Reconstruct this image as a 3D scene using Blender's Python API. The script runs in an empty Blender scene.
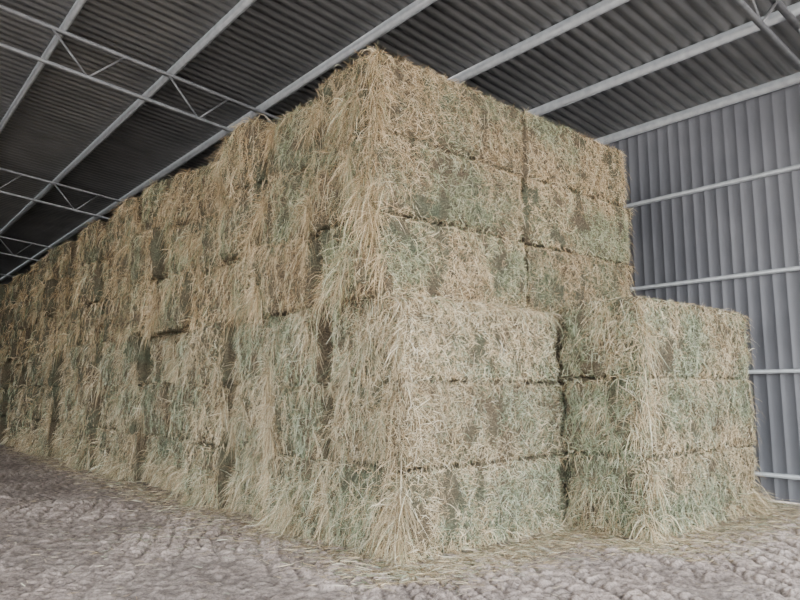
import bpy, math, numpy as np
rng = np.random.default_rng(11)
C = bpy.context.scene.collection

# ---------------------------------------------------------------- noise
def _h(ix, iy, iz, s):
    ix = ix.astype(np.int64); iy = iy.astype(np.int64); iz = iz.astype(np.int64)
    n = (ix*374761393 + iy*668265263 + iz*2147483647 + s*974634777) & 0xffffffff
    n = ((n ^ (n >> 13)) * 1274126177) & 0xffffffff
    n = ((n ^ (n >> 16)) * 2246822519) & 0xffffffff
    n = n ^ (n >> 15)
    return (n & 0xffffff) / float(0xffffff)
def vnoise(p, s=0):
    f = np.floor(p); t = p-f; t = t*t*(3-2*t)
    x, y, z = f[:, 0], f[:, 1], f[:, 2]
    r = 0
    for dx in (0, 1):
        wx = t[:, 0] if dx else 1-t[:, 0]
        for dy in (0, 1):
            wy = t[:, 1] if dy else 1-t[:, 1]
            for dz in (0, 1):
                wz = t[:, 2] if dz else 1-t[:, 2]
                r = r + wx*wy*wz*_h(x+dx, y+dy, z+dz, s)
    return r
def fbm(p, s=0, o=3):
    a, r, tot = 1., 0., 0.
    for k in range(o):
        r = r + a*vnoise(p*(2.03**k)+k*17.3, s+k); tot += a; a *= .5
    return r/tot

# ---------------------------------------------------------------- mesh helpers
def mesh_obj(name, V, F, mats, col=None, parent=None, smooth=False, midx=None):
    V = np.asarray(V, dtype=np.float32); F = np.asarray(F, dtype=np.int32)
    me = bpy.data.meshes.new(name)
    me.vertices.add(len(V)); me.vertices.foreach_set('co', V.ravel())
    me.loops.add(F.size); me.loops.foreach_set('vertex_index', F.ravel())
    me.polygons.add(len(F))
    me.polygons.foreach_set('loop_start', np.arange(0, F.size, 4, dtype=np.int32))
    if midx is not None: me.polygons.foreach_set('material_index', np.asarray(midx, dtype=np.int32))
    if smooth: me.polygons.foreach_set('use_smooth', np.ones(len(F), dtype=bool))
    me.update(calc_edges=True)
    if col is not None:
        a = me.color_attributes.new('Col', 'FLOAT_COLOR', 'POINT')
        c4 = np.ones((len(V), 4), dtype=np.float32); c4[:, :3] = col
        a.data.foreach_set('color', c4.ravel())
    for m in (mats if isinstance(mats, (list, tuple)) else [mats]): me.materials.append(m)
    ob = bpy.data.objects.new(name, me); C.objects.link(ob)
    if parent: ob.parent = parent
    return ob
class Acc:
    def __init__(s): s.V = []; s.F = []; s.C = []; s.n = 0
    def add(s, V, F, col=None):
        V = np.asarray(V, float); s.V.append(V); s.F.append(np.asarray(F)+s.n); s.n += len(V)
        if col is not None: s.C.append(col)
    def build(s, name, mats, **k):
        return mesh_obj(name, np.concatenate(s.V), np.concatenate(s.F), mats,
                        col=np.concatenate(s.C) if s.C else None, **k)
def beam(acc, a, b, w, h, up=(0, 0, 1)):
    a = np.array(a, float); b = np.array(b, float); d = b-a; d /= np.linalg.norm(d)
    u = np.array(up, float); s = np.cross(d, u); s /= np.linalg.norm(s); u = np.cross(s, d)
    V = []
    for p in (a, b):
        for sx, sz in ((-1, -1), (1, -1), (1, 1), (-1, 1)): V.append(p+s*sx*w/2+u*sz*h/2)
    acc.add(V, [(0, 3, 2, 1), (4, 5, 6, 7), (0, 1, 5, 4), (1, 2, 6, 5), (2, 3, 7, 6), (3, 0, 4, 7)])

# ---------------------------------------------------------------- materials
def nmat(name):
    m = bpy.data.materials.new(name); m.use_nodes = True
    nt = m.node_tree; b = nt.nodes['Principled BSDF']
    return m, nt, b
def N(nt, t, **k):
    n = nt.nodes.new(t)
    for a, v in k.items(): setattr(n, a, v)
    return n
def ramp(nt, stops):
    r = N(nt, 'ShaderNodeValToRGB'); e = r.color_ramp.elements
    while len(e) < len(stops): e.new(.5)
    for i, (p, c) in enumerate(stops): e[i].position = p; e[i].color = (*c, 1)
    return r

def metal_mat(name, c1, c2, metallic, rough, scale=3., dust=None):
    m, nt, b = nmat(name)
    tc = N(nt, 'ShaderNodeTexCoord'); no = N(nt, 'ShaderNodeTexNoise')
    no.inputs['Scale'].default_value = scale; no.inputs['Detail'].default_value = 6
    nt.links.new(tc.outputs['Object'], no.inputs['Vector'])
    r = ramp(nt, [(.3, c1), (.7, c2)]); nt.links.new(no.outputs['Fac'], r.inputs['Fac'])
    nt.links.new(r.outputs['Color'], b.inputs['Base Color'])
    b.inputs['Metallic'].default_value = metallic; b.inputs['Roughness'].default_value = rough
    return m
M_roof = metal_mat('roof_sheet_metal', (.15, .157, .16), (.225, .232, .235), .4, .38, 1.2)
M_wall = metal_mat('wall_sheet_metal', (.14, .147, .165), (.18, .187, .205), .2, .5, 1.0)
M_galv = metal_mat('galvanised_steel', (.26, .28, .29), (.36, .38, .39), .3, .45, 9.)
M_dark = metal_mat('painted_truss_steel', (.18, .19, .20), (.28, .29, .30), .3, .5, 9.)

def straw_mat():
    m, nt, b = nmat('straw_strands')
    a = N(nt, 'ShaderNodeAttribute', attribute_name='Col')
    nt.links.new(a.outputs['Color'], b.inputs['Base Color'])
    b.inputs['Roughness'].default_value = .55
    b.inputs['Specular IOR Level'].default_value = .2
    return m
M_straw = straw_mat()
def bale_mat():
    m, nt, b = nmat('pressed_hay')
    tc = N(nt, 'ShaderNodeTexCoord')
    mp = N(nt, 'ShaderNodeMapping'); mp.inputs['Scale'].default_value = (1, 1, 2.0)
    nt.links.new(tc.outputs['Object'], mp.inputs['Vector'])
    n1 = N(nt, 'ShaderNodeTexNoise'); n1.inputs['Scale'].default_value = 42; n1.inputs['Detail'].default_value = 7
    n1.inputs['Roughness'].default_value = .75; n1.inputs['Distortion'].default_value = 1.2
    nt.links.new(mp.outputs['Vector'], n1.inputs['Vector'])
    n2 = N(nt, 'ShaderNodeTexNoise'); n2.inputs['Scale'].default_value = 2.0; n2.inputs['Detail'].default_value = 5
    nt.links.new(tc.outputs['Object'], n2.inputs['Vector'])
    r1 = ramp(nt, [(.35, (.010, .008, .005)), (.52, (.11, .085, .052)), (.7, (.36, .285, .18))])  # shade painted in: near-black stops make gaps between stalks look shadowed
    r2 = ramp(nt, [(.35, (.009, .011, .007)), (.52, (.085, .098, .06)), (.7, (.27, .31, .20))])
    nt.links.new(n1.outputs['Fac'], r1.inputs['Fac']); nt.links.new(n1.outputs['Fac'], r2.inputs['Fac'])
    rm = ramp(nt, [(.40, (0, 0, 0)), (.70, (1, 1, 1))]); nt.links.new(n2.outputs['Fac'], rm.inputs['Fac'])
    mx = N(nt, 'ShaderNodeMix', data_type='RGBA')
    nt.links.new(rm.outputs['Color'], mx.inputs[0]); nt.links.new(r1.outputs['Color'], mx.inputs[6]); nt.links.new(r2.outputs['Color'], mx.inputs[7])
    nt.links.new(mx.outputs[2], b.inputs['Base Color'])
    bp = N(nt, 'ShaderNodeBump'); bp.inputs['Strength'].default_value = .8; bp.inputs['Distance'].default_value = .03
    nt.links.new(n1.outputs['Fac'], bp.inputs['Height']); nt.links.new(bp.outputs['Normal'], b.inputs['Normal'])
    b.inputs['Roughness'].default_value = .9
    return m
M_bale = bale_mat()
def floor_mat():
    m, nt, b = nmat('trampled_dirt')
    tc = N(nt, 'ShaderNodeTexCoord')
    n1 = N(nt, 'ShaderNodeTexNoise'); n1.inputs['Scale'].default_value = 1.1; n1.inputs['Detail'].default_value = 8
    n2 = N(nt, 'ShaderNodeTexNoise'); n2.inputs['Scale'].default_value = 34; n2.inputs['Detail'].default_value = 8; n2.inputs['Roughness'].default_value = .7
    for n in (n1, n2): nt.links.new(tc.outputs['Object'], n.inputs['Vector'])
    r1 = ramp(nt, [(.3, (.40, .325, .285)), (.7, (.54, .455, .405))])
    r2 = ramp(nt, [(.36, (.30, .295, .29)), (.56, (1, 1, 1))])
    nt.links.new(n1.outputs['Fac'], r1.inputs['Fac']); nt.links.new(n2.outputs['Fac'], r2.inputs['Fac'])
    mx = N(nt, 'ShaderNodeMix', data_type='RGBA', blend_type='MULTIPLY'); mx.inputs[0].default_value = .8
    nt.links.new(r1.outputs['Color'], mx.inputs[6]); nt.links.new(r2.outputs['Color'], mx.inputs[7])
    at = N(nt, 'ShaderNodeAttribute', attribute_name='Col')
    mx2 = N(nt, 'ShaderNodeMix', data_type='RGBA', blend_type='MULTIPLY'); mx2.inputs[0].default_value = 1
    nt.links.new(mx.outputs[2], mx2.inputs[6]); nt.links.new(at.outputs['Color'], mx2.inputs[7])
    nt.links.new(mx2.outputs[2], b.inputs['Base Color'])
    bp = N(nt, 'ShaderNodeBump'); bp.inputs['Strength'].default_value = .8; bp.inputs['Distance'].default_value = .02
    nt.links.new(n2.outputs['Fac'], bp.inputs['Height']); nt.links.new(bp.outputs['Normal'], b.inputs['Normal'])
    b.inputs['Roughness'].default_value = .95
    return m
M_floor = floor_mat()
M_twine = metal_mat('baling_twine', (.35, .30, .2), (.5, .45, .32), 0, .7, 20)

# ---------------------------------------------------------------- shed shell
XW = 11.3; EAVE = 6.66; S = .10; RIDGE = -2.0; XL = -15.3
Y0, Y1 = -3.0, 44.0
def roof_z(x): return EAVE+S*(XW-x) if x >= RIDGE else EAVE+S*(XW-RIDGE)-S*(RIDGE-x)

def trap_profile(a, b, pitch, depth, fl=.60):
    ts = []; t = a
    while t < b:
        ts += [(t, 0), (t+pitch*fl, 0), (t+pitch*(fl+.08), depth), (t+pitch*.92, depth)]
        t += pitch
    ts.append((t, 0)); return ts
acc = Acc()
pr = trap_profile(Y0, Y1, .2, .03, .55)
for xa, xb in ((XW+.25, RIDGE), (RIDGE, XL-.25)):
    za = roof_z(RIDGE) if xa == RIDGE else (EAVE-S*.25)
    zb = roof_z(RIDGE) if xb == RIDGE else roof_z(XL)-S*.25
    V = []; 
    for y, d in pr: V += [(xa, y, za+d), (xb, y, zb+d)]
    F = [(2*i, 2*i+1, 2*i+3, 2*i+2) for i in range(len(pr)-1)]
    acc.add(V, F)
acc.build('ceiling', M_roof)

acc = Acc()
pr = trap_profile(Y0, Y1, .2, -.010, .78)
V = []
for y, d in pr: V += [(XW+.03+d, y, 0.0), (XW+.03+d, y, EAVE-.02)]
acc.add(V, [(2*i, 2*i+2, 2*i+3, 2*i+1) for i in range(len(pr)-1)])
acc.build('wall_right', M_wall)
acc = Acc()
pr = trap_profile(XL, XW, .25, .03); V = []
for x, d in pr:
    x = min(x, XW); V += [(x, Y1+d, 0.0), (x, Y1+d, roof_z(x)-.02)]
acc.add(V, [(2*i, 2*i+1, 2*i+3, 2*i+2) for i in range(len(pr)-1)])
acc.build('wall_back', M_wall)
acc = Acc()
pr = trap_profile(15.0, Y1, .25, .03); V = []
for y, d in pr: V += [(XL-d, y, 0.0), (XL-d, y, roof_z(XL)-.02)]
acc.add(V, [(2*i, 2*i+1, 2*i+3, 2*i+2) for i in range(len(pr)-1)])
acc.build('wall_left', M_wall)

def csec(name, x, z, y0, y1, H=.2, W=.075, lip=.02, vertical=True, mir=1):
    if vertical: P = [(W*mir, -lip), (W*mir, 0), (0, 0), (0, -H), (W*mir, -H), (W*mir, -H+lip)]
    else: P = [(-H+lip, 0), (-H, 0), (-H, -W), (0, -W), (0, 0), (-lip, 0)]
    t = .004; V = []
    for y in (y0, y1):
        for p in P: V.append((x+p[0], y, z+p[1]))
    n = len(P); F = [(i, i+1, n+i+1, n+i) for i in range(n-1)]
    ob = mesh_obj(name, V, F, M_galv)
    md = ob.modifiers.new('thickness', 'SOLIDIFY'); md.thickness = t; md.offset = 0
    return ob
for i in range(0, 8):
    x = XW-.10-1.78*i
    if x < RIDGE+.3: break
    csec('purlin', x, roof_z(x)-.004, Y0, Y1-.05, H=.15, W=.06)
for i in range(0, 8):
    x = XL+.10+1.78*i
    if x > RIDGE-.3: break
    csec('purlin', x, roof_z(x)-.012, Y0, Y1-.05, mir=-1, H=.15, W=.06)
for z in (.42, 2.02, 3.6, 5.2):
    csec('wall_girt', XW+.005, z, Y0, Y1-.05, H=.08, W=.06, vertical=False)

# trusses + columns
for y in (-2.6, 3.0, 11.1, 19.2, 27.3, 35.4, 43.5):
    acc = Acc()
    for xa, xb in ((XW-.1, RIDGE), (XL+.1, RIDGE)):
        ta = lambda x: roof_z(x)-.19
        ba = lambda x: roof_z(x)-.78
        beam(acc, (xa, y, ta(xa)), (xb, y, ta(xb)), .09, .04)
        beam(acc, (xa, y, ba(xa)), (xb, y, ba(xb)), .07, .045)
        n = 7
        for j in range(n):
            m = xa+(xb-xa)*(j+.5)/n; dd = (xb-xa)/n*.30
            beam(acc, (m, y, ba(m)), (m-dd, y, ta(m-dd)), .03, .03, up=(0, 1, 0))
            beam(acc, (m, y, ba(m)), (m+dd, y, ta(m+dd)), .03, .03, up=(0, 1, 0))
    acc.build('roof_truss', M_dark)
    for xc, sg in ((XW-.16, 1), (XL+.16, -1)):
        acc = Acc()
        zt = roof_z(xc)-.17
        beam(acc, (xc, y, 0), (xc, y, zt), .008, .20, up=(1, 0, 0))
        beam(acc, (xc-.1, y, 0), (xc-.1, y, zt), .15, .01, up=(1, 0, 0))
        beam(acc, (xc+.1, y, 0), (xc+.1, y, zt), .15, .01, up=(1, 0, 0))
        beam(acc, (xc, y, 0.0), (xc, y, .02), .3, .3, up=(1, 0, 0))
        acc.build('steel_column', M_dark)

# ---------------------------------------------------------------- floor
xs = np.concatenate([np.linspace(-60, -3, 14), np.arange(-1, 11.7, .021), np.linspace(12.5, 60, 10)])
ys = np.concatenate([np.linspace(-60, -1, 14), np.arange(0, 13, .021), np.arange(13.05, 30, .07), np.linspace(31, 80, 12)])
X, Y = np.meshgrid(xs, ys, indexing='ij')
P = np.stack([X.ravel(), Y.ravel(), np.zeros(X.size)], 1)
def floor_h(P):
    # tyre lug prints: staggered rows of short curved bars, broken up by scuffing
    wx = (fbm(P*.35, 31, 2)-.5)*1.3+(fbm(P*2.6, 19, 2)-.5)*.24
    wy = (fbm(P*.35+40, 37, 2)-.5)*1.3+(fbm(P*2.6+40, 23, 2)-.5)*.24
    x = P[:, 0]+wx; y = P[:, 1]+wy
    a = math.radians(62)
    u = x*math.cos(a)+y*math.sin(a); v = -x*math.sin(a)+y*math.cos(a)
    lane = v/.25; li = np.floor(lane); fr = lane-li-.5
    sgn = np.where(li % 2 == 0, 1., -1.)
    ph = u/.115+(fr*sgn+1.6*fr*fr)*1.3+li*.43
    k = np.floor(ph); fp = ph-k
    j = _h(k, li, k*0, 5)
    bar = np.clip((np.sin(fp*math.pi)-.38+.25*(j-.5))*3.2, 0, 1)*np.clip((.46-np.abs(fr))*9, 0, 1)
    mask = np.clip((fbm(P*1.0, 77, 3)-.32)*5, .12, 1)*(.4+.6*j)
    lump = fbm(P*15, 12, 3)-.5
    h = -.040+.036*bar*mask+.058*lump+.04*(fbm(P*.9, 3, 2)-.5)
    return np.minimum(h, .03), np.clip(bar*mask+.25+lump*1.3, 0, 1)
h, tr = floor_h(P)
near = (P[:, 0] > -1.5) & (P[:, 0] < 12) & (P[:, 1] > -.5) & (P[:, 1] < 30)
h = np.where(near, h, -.02)
P[:, 2] = h
nx, ny = len(xs), len(ys)
ii, jj = np.meshgrid(np.arange(nx-1), np.arange(ny-1), indexing='ij')
b0 = (ii*ny+jj).ravel(); F = np.stack([b0, b0+ny, b0+ny+1, b0+1], 1)
shade = np.where(near, .52+.58*tr, .9)[:, None]*np.array([1, 1, 1.])  # hollows between lug bars darkened in the colour, standing in for crease shade
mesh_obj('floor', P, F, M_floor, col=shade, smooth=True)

# ---------------------------------------------------------------- bales
R_ = .078
def surf(b, p):
    h = b['h']; q = np.clip(p, -(h-R_), h-R_)
    n = p-q; n /= np.maximum(np.linalg.norm(n, axis=1, keepdims=True), 1e-9)
    base = q+R_*n
    c, s = math.cos(b['yaw']), math.sin(b['yaw'])
    Rm = np.array([[c, -s, 0], [s, c, 0], [0, 0, 1]])
    w = base@Rm.T+b['c']; nw = n@Rm.T
    sd = b['seed']
    ends = np.abs(n[:, 0]) > .6
    ws = w*np.array([1, 1, .55])
    d = (.06+.15*ends)*(fbm(ws*2.1+sd*3.1, 1, 2)-.5)+(.075+.12*ends)*(fbm(ws*7.5, 2, 3)-.5)+.045*(vnoise(w*26, 3)-.5)
    for yk in b['strings']: d = d-ends*.03*np.exp(-((p[:, 1]-yk)/.035)**2)
    e = 1-np.abs(p/h)**3
    bulge = np.where(np.abs(n[:, 0]) > .6, e[:, 1]*e[:, 2]**.5, np.where(np.abs(n[:, 1]) > .6, e[:, 0]*e[:, 2], 0))
    d = d+.045*bulge
    w = w+nw*d[:, None]
    w[:, 2] = np.maximum(w[:, 2], .0)
    return w, nw
def face_pts(b, f, u, v):
    h = b['h']; ax, sg = f; o = [i for i in range(3) if i != ax]
    p = np.zeros((len(u), 3)); p[:, ax] = sg*h[ax]; p[:, o[0]] = u*h[o[0]]; p[:, o[1]] = v*h[o[1]]
    return p
def bale_mesh(acc, b, step):
    for ax in range(3):
        o = [i for i in range(3) if i != ax]
        n0 = max(3, int(2*b['h'][o[0]]/step)); n1 = max(3, int(2*b['h'][o[1]]/step))
        def coords(n, hh):
            c = np.linspace(-1, 1, n+1); e = 1-R_/hh*np.array([0, .35, .7, 1.])
            return np.unique(np.round(np.concatenate([c[(np.abs(c) < e[-1])], e, -e]), 6))
        cu, cv = coords(n0, b['h'][o[0]]), coords(n1, b['h'][o[1]])
        U, Vv = np.meshgrid(cu, cv, indexing='ij')
        for sg in (-1, 1):
            w, _ = surf(b, face_pts(b, (ax, sg), U.ravel(), Vv.ravel()))
            m = len(cv); ii, jj = np.meshgrid(np.arange(len(cu)-1), np.arange(m-1), indexing='ij')
            q = (ii*m+jj).ravel(); F = np.stack([q, q+m, q+m+1, q+1], 1)
            if (sg > 0) == (ax == 1): F = F[:, ::-1]
            acc.add(w, F)

BH = .898
def mk(x0, x1, y0, y1, k, z0=0., jit=.03, gb=0., bh=BH):
    L, W = x1-x0, y1-y0
    return dict(c=np.array([(x0+x1)/2+rng.normal()*jit, (y0+y1)/2+rng.normal()*jit*.3, z0+(k+.5)*bh]),
                h=np.array([L/2, W/2, bh/2-.002]), yaw=rng.normal()*.008, seed=rng.uniform(0, 50),
                strings=np.linspace(-.47, .47, 6)*W/1.2+rng.normal(size=6)*.015, gb=gb+rng.normal()*.12,
                dk=rng.uniform(.84, 1.12), W=W)
NC = 29; PW = 1.24
big = []
for i in range(NC):
    y0 = 5.32+i*PW+(.04 if i else 0)
    bh = BH*(1+(rng.normal()*.014 if i > 0 else 0))
    co = rng.normal()*.10 if i > 0 else 0
    co2 = rng.normal()*.11 if i > 0 else 0
    if i == 1: co, co2, bh = -.05, -.03, BH*.985
    if i == 2: co, co2, bh = .10, -.10, BH*1.0
    if i == 3: co, co2, bh = -.08, .08, BH*.99
    if i == 4: co, co2, bh = .10, -.02, BH*1.0
    for k in range(3):
        for j in range(2):
            b = mk(4.40+co+j*2.64, 4.40+co+j*2.64+2.60, y0-(.13 if i == 0 and j == 0 else 0), y0+1.18, k, jit=.05 if i else .012, gb=.18, bh=bh)
            b.update(i=i, j=j, tier=0, k=k); big.append(b)
            b = mk(4.22+co2+j*2.47, 4.22+co2+j*2.47+2.42, y0+(.0 if i else .06), y0+1.18, k, z0=3*bh, jit=.06 if i else .02, gb=-.02, bh=bh)
            b.update(i=i, j=j, tier=1, k=k); big.append(b)
small = []
for k in range(3):
    b = mk(7.10, 9.98, 4.10, 5.20, k, jit=.015, gb=.14, bh=.932)
    b.update(i=0, j=0, tier=2, k=k); small.append(b)

# ---------------------------------------------------------------- straw strands
TAN = np.array([(.66, .54, .36), (.54, .42, .25), (.78, .67, .47), (.35, .255, .145), (.88, .80, .62), (.16, .11, .065)])
TW = np.array([.24, .22, .17, .15, .12, .10])
GRN = np.array([(.33, .39, .25), (.40, .46, .31), (.22, .28, .165), (.48, .53, .39), (.60, .63, .50), (.11, .135, .085)])
TINT = {0: np.array([.97, .97, .945]), 1: np.array([1.02, .96, .87]), 2: np.array([.98, .97, .93])}
def colours(n, pg, tint=1.):
    t = TAN[rng.choice(6, n, p=TW)]; g = GRN[rng.choice(6, n)]
    m = rng.random(n) < pg
    return np.clip(np.where(m[:, None], g, t)*rng.uniform(.62, 1.15, (n, 1))*tint, 0, .9)
SEG = 4
def strands(acc, P, Nn, D, L, W, col, grav, bow=.1, curl=.2, zmin=.012):
    n = len(P); L = L[:, None]; s = np.linspace(0, 1, SEG)
    D = D/np.maximum(np.linalg.norm(D, axis=1, keepdims=True), 1e-6)
    side = np.cross(D, Nn); side /= np.maximum(np.linalg.norm(side, axis=1, keepdims=True), 1e-6)
    cu = rng.normal(size=(n, 1))*curl; bo = rng.uniform(-.3, 1, (n, 1))*bow
    gv = np.broadcast_to(grav, (n,))[:, None]
    g = np.array([0, 0, -1.])*gv
    pts = []
    for t in s:
        pts.append(P+D*L*t*(1-.35*t*np.clip(gv, 0, 1))+side*cu*L*t*t+Nn*bo*L*t*(1-t)*2+g*L*t*t)
    pts = np.stack(pts, 1)
    pts[:, :, 2] = np.maximum(pts[:, :, 2], zmin+rng.random((n, 1))*.02)
    tan = np.gradient(pts, axis=1)
    wref = Nn[:, None, :]+rng.normal(size=(n, 1, 3))*.5
    wd = np.cross(tan, wref); wd /= np.maximum(np.linalg.norm(wd, axis=2, keepdims=True), 1e-9)
    prof = np.array([.8, 1, .9, .35])[None, :, None]
    o = wd*W[:, None, None]*.5*prof
    V = np.stack([pts-o, pts+o], 2).reshape(-1, 3)
    base = (np.arange(n)*SEG*2)[:, None]
    k = np.arange(SEG-1)*2
    q = (base+k[None, :]).ravel()
    F = np.stack([q, q+1, q+3, q+2], 1)
    acc.add(V, F, np.repeat(col, SEG*2, axis=0))
def pgreen(b, P, e):
    return np.clip(.40+b['gb']+3.4*(fbm(P*1.3, 41, 4)-.5)-.28*e, .04, .92)
def cover(acc, b, f, dens, wid, lmin=.04, lmax=.18):
    ax, sg = f; o = [i for i in range(3) if i != ax]
    area = 4*b['h'][o[0]]*b['h'][o[1]]; n = int(area*dens)
    u = rng.uniform(-1, 1, n); v = rng.uniform(-1, 1, n)
    keep = (np.maximum(np.abs(u) if ax == 0 else np.abs(u)*.97, np.abs(v)) < .94) | (rng.random(n) < .42)
    u = u[keep]; v = v[keep]; n = len(u)
    P, Nn = surf(b, face_pts(b, f, u, v))
    # bare hollows between clumps, where the shadow-dark base colour shows
    kk = fbm(P*np.array([6, 6, 4.])+9, 61, 2) > rng.uniform(.22, .47, n)
    u = u[kk]; v = v[kk]; P = P[kk]; Nn = Nn[kk]; n = len(u)
    Fn = np.zeros(3); Fn[ax] = sg; Nn = Nn*.4+Fn*.6; Nn /= np.linalg.norm(Nn, axis=1, keepdims=True)
    T1 = np.zeros((n, 3)); T1[:, o[0]] = 1; T2 = np.zeros((n, 3)); T2[:, o[1]] = 1
    if ax == 0: th = rng.normal(-math.pi/2, 1.25, n)
    elif ax == 1: th = rng.normal(0, .95, n)+math.pi*(rng.random(n) < .5)
    else: th = rng.uniform(0, 2*math.pi, n)
    D = T1*np.cos(th)[:, None]+T2*np.sin(th)[:, None]+Nn*rng.uniform(-.05, .35, (n, 1))
    L = lmin+(lmax-lmin)*rng.random(n)**1.7
    W = wid*rng.uniform(.5, 1.25, n)
    e = np.clip((np.maximum(np.abs(u), np.abs(v))-.72)/.28, 0, 1)
    col = colours(n, pgreen(b, P, e), TINT[b['tier']]*b['dk'])
    D /= np.linalg.norm(D, axis=1, keepdims=True)
    st = P-D*(L*.45)[:, None]+Nn*rng.uniform(.0, .018, (n, 1))
    strands(acc, st, Nn, D, L, W, col, rng.uniform(0, .25, n))
def droop(acc, b, f, u, v, n, spread, Lr, wid, pg=.15, outw=.5, grav=.85, lean=0.):
    uu = np.clip(u+rng.normal(size=n)*spread[0], -1, 1); vv = np.clip(v+rng.normal(size=n)*spread[1], -1, 1)
    P, Nn = surf(b, face_pts(b, f, uu, vv))
    ax = f[0]; T = np.zeros((n, 3)); T[:, 1 if ax == 0 else 0] = 1
    Fn = np.zeros(3); Fn[ax] = f[1]; Nn = Nn*.3+Fn*.7
    D = Nn*rng.uniform(.1, outw, (n, 1))+T*(rng.normal(size=(n, 1))*.5+lean)+np.array([0, 0, -1.])*rng.uniform(-.5, .9, (n, 1))
    L = Lr[0]+(Lr[1]-Lr[0])*rng.random(n)**1.5
    col = colours(n, np.full(n, pg), TINT[b['tier']]*rng.uniform(.85, 1.1))
    strands(acc, P, Nn, D, L, wid*rng.uniform(.5, 1.2, n), col, grav*rng.uniform(.3, 1, n), bow=.08)

def dens_for(i):
    if i < 3: return 3200, .0044
    if i < 7: return 2000, .0060
    if i < 12: return 1000, .0095
    return 420, .0155

root = bpy.data.objects.new('hay_bale_stack', None); C.objects.link(root)
ab = Acc(); as_ = Acc(); tw = Acc()
def twine(acc, b, sg=-1, seg=10):
    for yk in b['strings']:
        v = np.linspace(-1, 1, seg); p = face_pts(b, (0, sg), np.full(seg, yk/b['h'][1]), v)
        w, nn = surf(b, p); w = w+nn*.014
        for a, c in zip(w[:-1], w[1:]): beam(acc, a, c, .004, .004, up=(1, 0, .01))
for b in big:
    i, j = b['i'], b['j']
    vis = (j == 0) or (i == 0)
    step = .035 if (i < 4 and vis) else (.055 if (i < 9 and vis) else (.12 if vis else .4))
    bale_mesh(ab, b, step)
    d, w = dens_for(i); sc = 1. if i < 3 else (.6 if i < 7 else (.4 if i < 12 else .2))
    if j == 0:
        cover(as_, b, (0, -1), d, w, .05, .22)
        if i < 5: twine(tw, b)
        m = 5 if i < 12 else 2
        for q in range(m):
            u = rng.choice([-1, 1])*rng.uniform(.7, 1) if rng.random() < .65 else rng.uniform(-.7, .7)
            nn = int(140*max(sc, .4)*rng.uniform(.2, 1.8))
            droop(as_, b, (0, -1), u, rng.uniform(-.9, .9), nn, (.06, .22), (.1, .46), w, pg=.08 if abs(u) > .7 else .35, lean=rng.normal()*.25, outw=.4)
        droop(as_, b, (0, -1), rng.uniform(-.8, .8), .93, int(170*sc), (.4, .05), (.08, .3), w, pg=.2, outw=.6, grav=.8)
    if i == 0:
        cover(as_, b, (1, -1), 3700, .0042)
        droop(as_, b, (1, -1), 0, .92, 260, (.8, .05), (.05, .17), .0044, pg=.15, outw=.7, grav=.7)
        for q in range(4): droop(as_, b, (1, -1), rng.uniform(-.9, .9), rng.uniform(-.5, .85), 25, (.06, .15), (.08, .22), .0045, pg=.2, outw=.4)
        if b['tier'] == 0 and b['k'] == 2:
            droop(as_, b, (1, -1), 0, .97, 900, (.8, .03), (.08, .26), .0048, pg=.1, outw=.9, grav=.7)
            cover(as_, b, (2, 1), 1500, .005, .06, .22)
        if j == 0:
            for q in range(2): droop(as_, b, (1, -1), -.93, rng.uniform(-.6, .9), 40, (.03, .15), (.12, .4), .0047, pg=.08, outw=.25, lean=-.1+rng.normal()*.3)
            for q in range(3): droop(as_, b, (0, -1), -.90, rng.uniform(-.6, .9), 45, (.08, .15), (.12, .4), .0047, pg=.08, outw=.3, lean=rng.normal()*.3)
        if j == 1 and b['tier'] == 1:
            cover(as_, b, (0, 1), 900, .007)
            droop(as_, b, (1, -1), .97, 0, 90, (.02, .5), (.08, .22), .005)
    if b['k'] == 2 and vis and b['tier'] == 1:
        cover(as_, b, (2, 1), min(d, 900), max(w, .006), .06, .24)
    if b['k'] == 0 and b['tier'] == 0 and j == 0:
        for q in range(2):
            droop(as_, b, (0, -1), rng.uniform(-1, 1), rng.uniform(-.5, .2), int(200*max(sc, .35)), (.22, .25), (.2, .55), w*1.05, pg=.15, outw=.5, grav=.8, lean=rng.normal()*.2)
        droop(as_, b, (0, -1), 0, -.6, int(340*sc)+60, (.8, .2), (.1, .36), w, pg=.25, outw=.7)
    if b['k'] == 0 and b['tier'] == 0 and i == 0:
        droop(as_, b, (1, -1), 0, -.8, 450, (.8, .12), (.08, .3), .005, pg=.2, outw=.8)
ab.build('pressed_bales', M_bale, parent=root, smooth=True)
as_.build('loose_stalks', M_straw, parent=root)
tw.build('twine', M_twine, parent=root)

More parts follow.
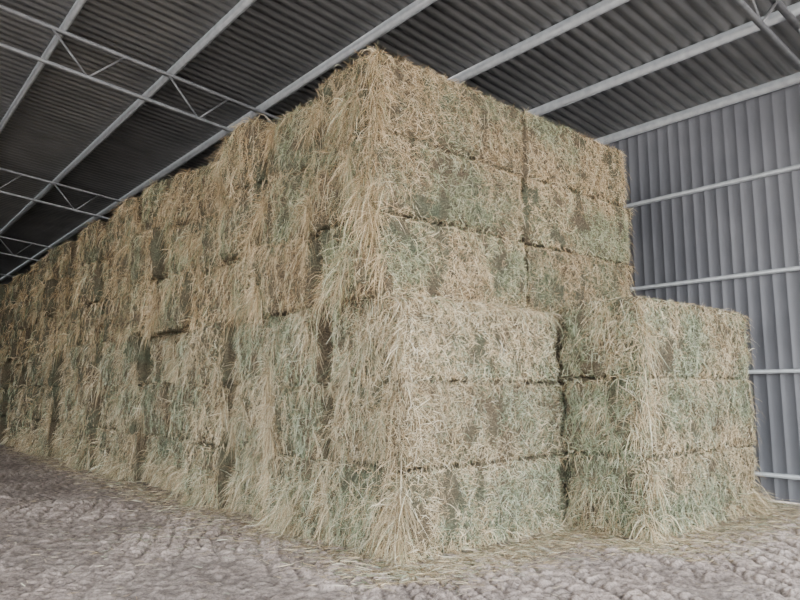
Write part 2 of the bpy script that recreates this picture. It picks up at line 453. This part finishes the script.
root2 = bpy.data.objects.new('hay_bale_stack.001', None); C.objects.link(root2)
ab = Acc(); as_ = Acc(); tw = Acc()
for b in small:
    bale_mesh(ab, b, .035); twine(tw, b)
    cover(as_, b, (0, -1), 3400, .0044, .05, .21); cover(as_, b, (1, -1), 3700, .0043); cover(as_, b, (0, 1), 1200, .006)
    for q in range(5):
        droop(as_, b, (0, -1), rng.uniform(-1, .9), rng.uniform(-.5, .9), 40, (.08, .18), (.12, .34), .0046, pg=.3, lean=rng.normal()*.2)
        droop(as_, b, (1, -1), rng.uniform(-.9, .97), rng.uniform(-.6, .9), 30, (.06, .2), (.08, .22), .0045, pg=.2)
    for q in range(3):
        droop(as_, b, (1, -1), -.92, rng.uniform(-.6, .9), 50, (.04, .15), (.12, .42), .0047, pg=.1, outw=.25, lean=-.1+rng.normal()*.25)
        droop(as_, b, (0, -1), -.90, rng.uniform(-.6, .9), 42, (.06, .15), (.12, .42), .0047, pg=.1, outw=.25, lean=rng.normal()*.25)
    droop(as_, b, (1, -1), .97, 0, 100, (.02, .5), (.08, .24), .005)
    droop(as_, b, (1, -1), 0, .93, 330, (.8, .04), (.05, .19), .0047, pg=.15, outw=.8)
    droop(as_, b, (0, -1), 0, .93, 160, (.8, .04), (.05, .19), .0047, pg=.15, outw=.8)
    if b['k'] == 2: cover(as_, b, (2, 1), 1600, .0055, .06, .22)
    if b['k'] == 0:
        droop(as_, b, (1, -1), 0, -.7, 500, (.8, .18), (.1, .34), .005, pg=.2, outw=.8)
        droop(as_, b, (0, -1), 0, -.7, 250, (.8, .18), (.1, .34), .005, pg=.2, outw=.8)
        droop(as_, b, (1, -1), .9, -.5, 200, (.08, .25), (.2, .5), .0055, pg=.1, outw=.9, lean=.4)
ab.build('pressed_bales_short', M_bale, parent=root2, smooth=True)
as_.build('loose_stalks_short', M_straw, parent=root2)
tw.build('twine_short', M_twine, parent=root2)

# loose hay by the wall
as_ = Acc(); n = 2600
px = rng.normal(10.66, .22, n).clip(10.2, 11.05); py = rng.normal(4.75, .38, n).clip(4.0, 5.8)
hz = .26*np.exp(-((px-10.6)/.35)**2-((py-4.75)/.45)**2)
P = np.stack([px, py, .01+hz*rng.random(n)], 1)
Nn = np.tile([0, 0, 1.], (n, 1)); th = rng.uniform(0, 2*math.pi, n)
D = np.stack([np.cos(th), np.sin(th), rng.uniform(-.1, .35, n)], 1)
L = rng.uniform(.12, .42, n); P[:, 0] = np.minimum(P[:, 0], 11.2-L*.9)
strands(as_, P, Nn, D, L, .006*rng.uniform(.6, 1.3, n), colours(n, np.full(n, .15)), .2)
as_.build('loose_hay_pile', M_straw)

# litter on the dirt floor
as_ = Acc()
def litter(n, fx, Lr=(.03, .16), w=.0045, pg=.15):
    P = fx(n); h, _ = floor_h(P); P[:, 2] = h+.010
    Nn = np.tile([0, 0, 1.], (n, 1)); th = rng.uniform(0, 2*math.pi, n)
    D = np.stack([np.cos(th), np.sin(th), rng.uniform(-.05, .12, n)], 1)
    strands(as_, P, Nn, D, rng.uniform(*Lr, n), w*rng.uniform(.6, 1.3, n), colours(n, np.full(n, pg)), 0., zmin=-.04)
Z = lambda n: np.zeros(n)
litter(6000, lambda n: np.stack([rng.uniform(4.2, 7.2, n), 5.2-np.abs(rng.normal(0, .38, n)), Z(n)], 1), (.03, .2))
litter(6500, lambda n: np.stack([rng.uniform(6.7, 10.7, n), 4.1-np.abs(rng.normal(0, .38, n)), Z(n)], 1), (.03, .2))
litter(2500, lambda n: np.stack([7.1-np.abs(rng.normal(0, .25, n)), rng.uniform(4.0, 5.3, n), Z(n)], 1), (.03, .2))
litter(9000, lambda n: np.stack([4.4-np.abs(rng.normal(0, .35, n)), 4.8+rng.random(n)**1.4*18, Z(n)], 1), (.03, .2), w=.006)
litter(3000, lambda n: np.stack([rng.uniform(.5, 10.8, n), rng.uniform(1.5, 13, n), Z(n)], 1), (.02, .1))
litter(500, lambda n: np.stack([rng.normal(3.2, .5, n), rng.normal(8.2, .6, n), Z(n)], 1), (.04, .2), pg=.4)
as_.build('straw_litter', M_straw)

# ---------------------------------------------------------------- light
w = bpy.data.worlds.new('World'); bpy.context.scene.world = w; w.use_nodes = True
nt = w.node_tree; bg = nt.nodes['Background']
tc = N(nt, 'ShaderNodeTexCoord'); sep = N(nt, 'ShaderNodeSeparateXYZ')
nt.links.new(tc.outputs['Generated'], sep.inputs[0])
r = ramp(nt, [(.0, (1.0, .995, .98)), (.6, (.86, .92, 1.0))]); nt.links.new(sep.outputs['Z'], r.inputs['Fac'])
nt.links.new(r.outputs['Color'], bg.inputs['Color']); bg.inputs['Strength'].default_value = 10.0
sl = bpy.data.lights.new('sun', 'SUN'); sl.energy = 8; sl.angle = math.radians(3); sl.color = (1, .96, .9)
so = bpy.data.objects.new('sun', sl); C.objects.link(so)
so.rotation_euler = (math.radians(-32), math.radians(22), 0)   # high sun behind the shed; only lights the yard outside

cam = bpy.data.cameras.new('camera'); co = bpy.data.objects.new('camera', cam); C.objects.link(co)
co.location = (0, 0, 1.7); co.rotation_euler = (math.radians(90+7.71), 0, math.radians(-40.15))
cam.lens = 29.93; cam.sensor_width = 36; cam.clip_end = 300
bpy.context.scene.camera = co
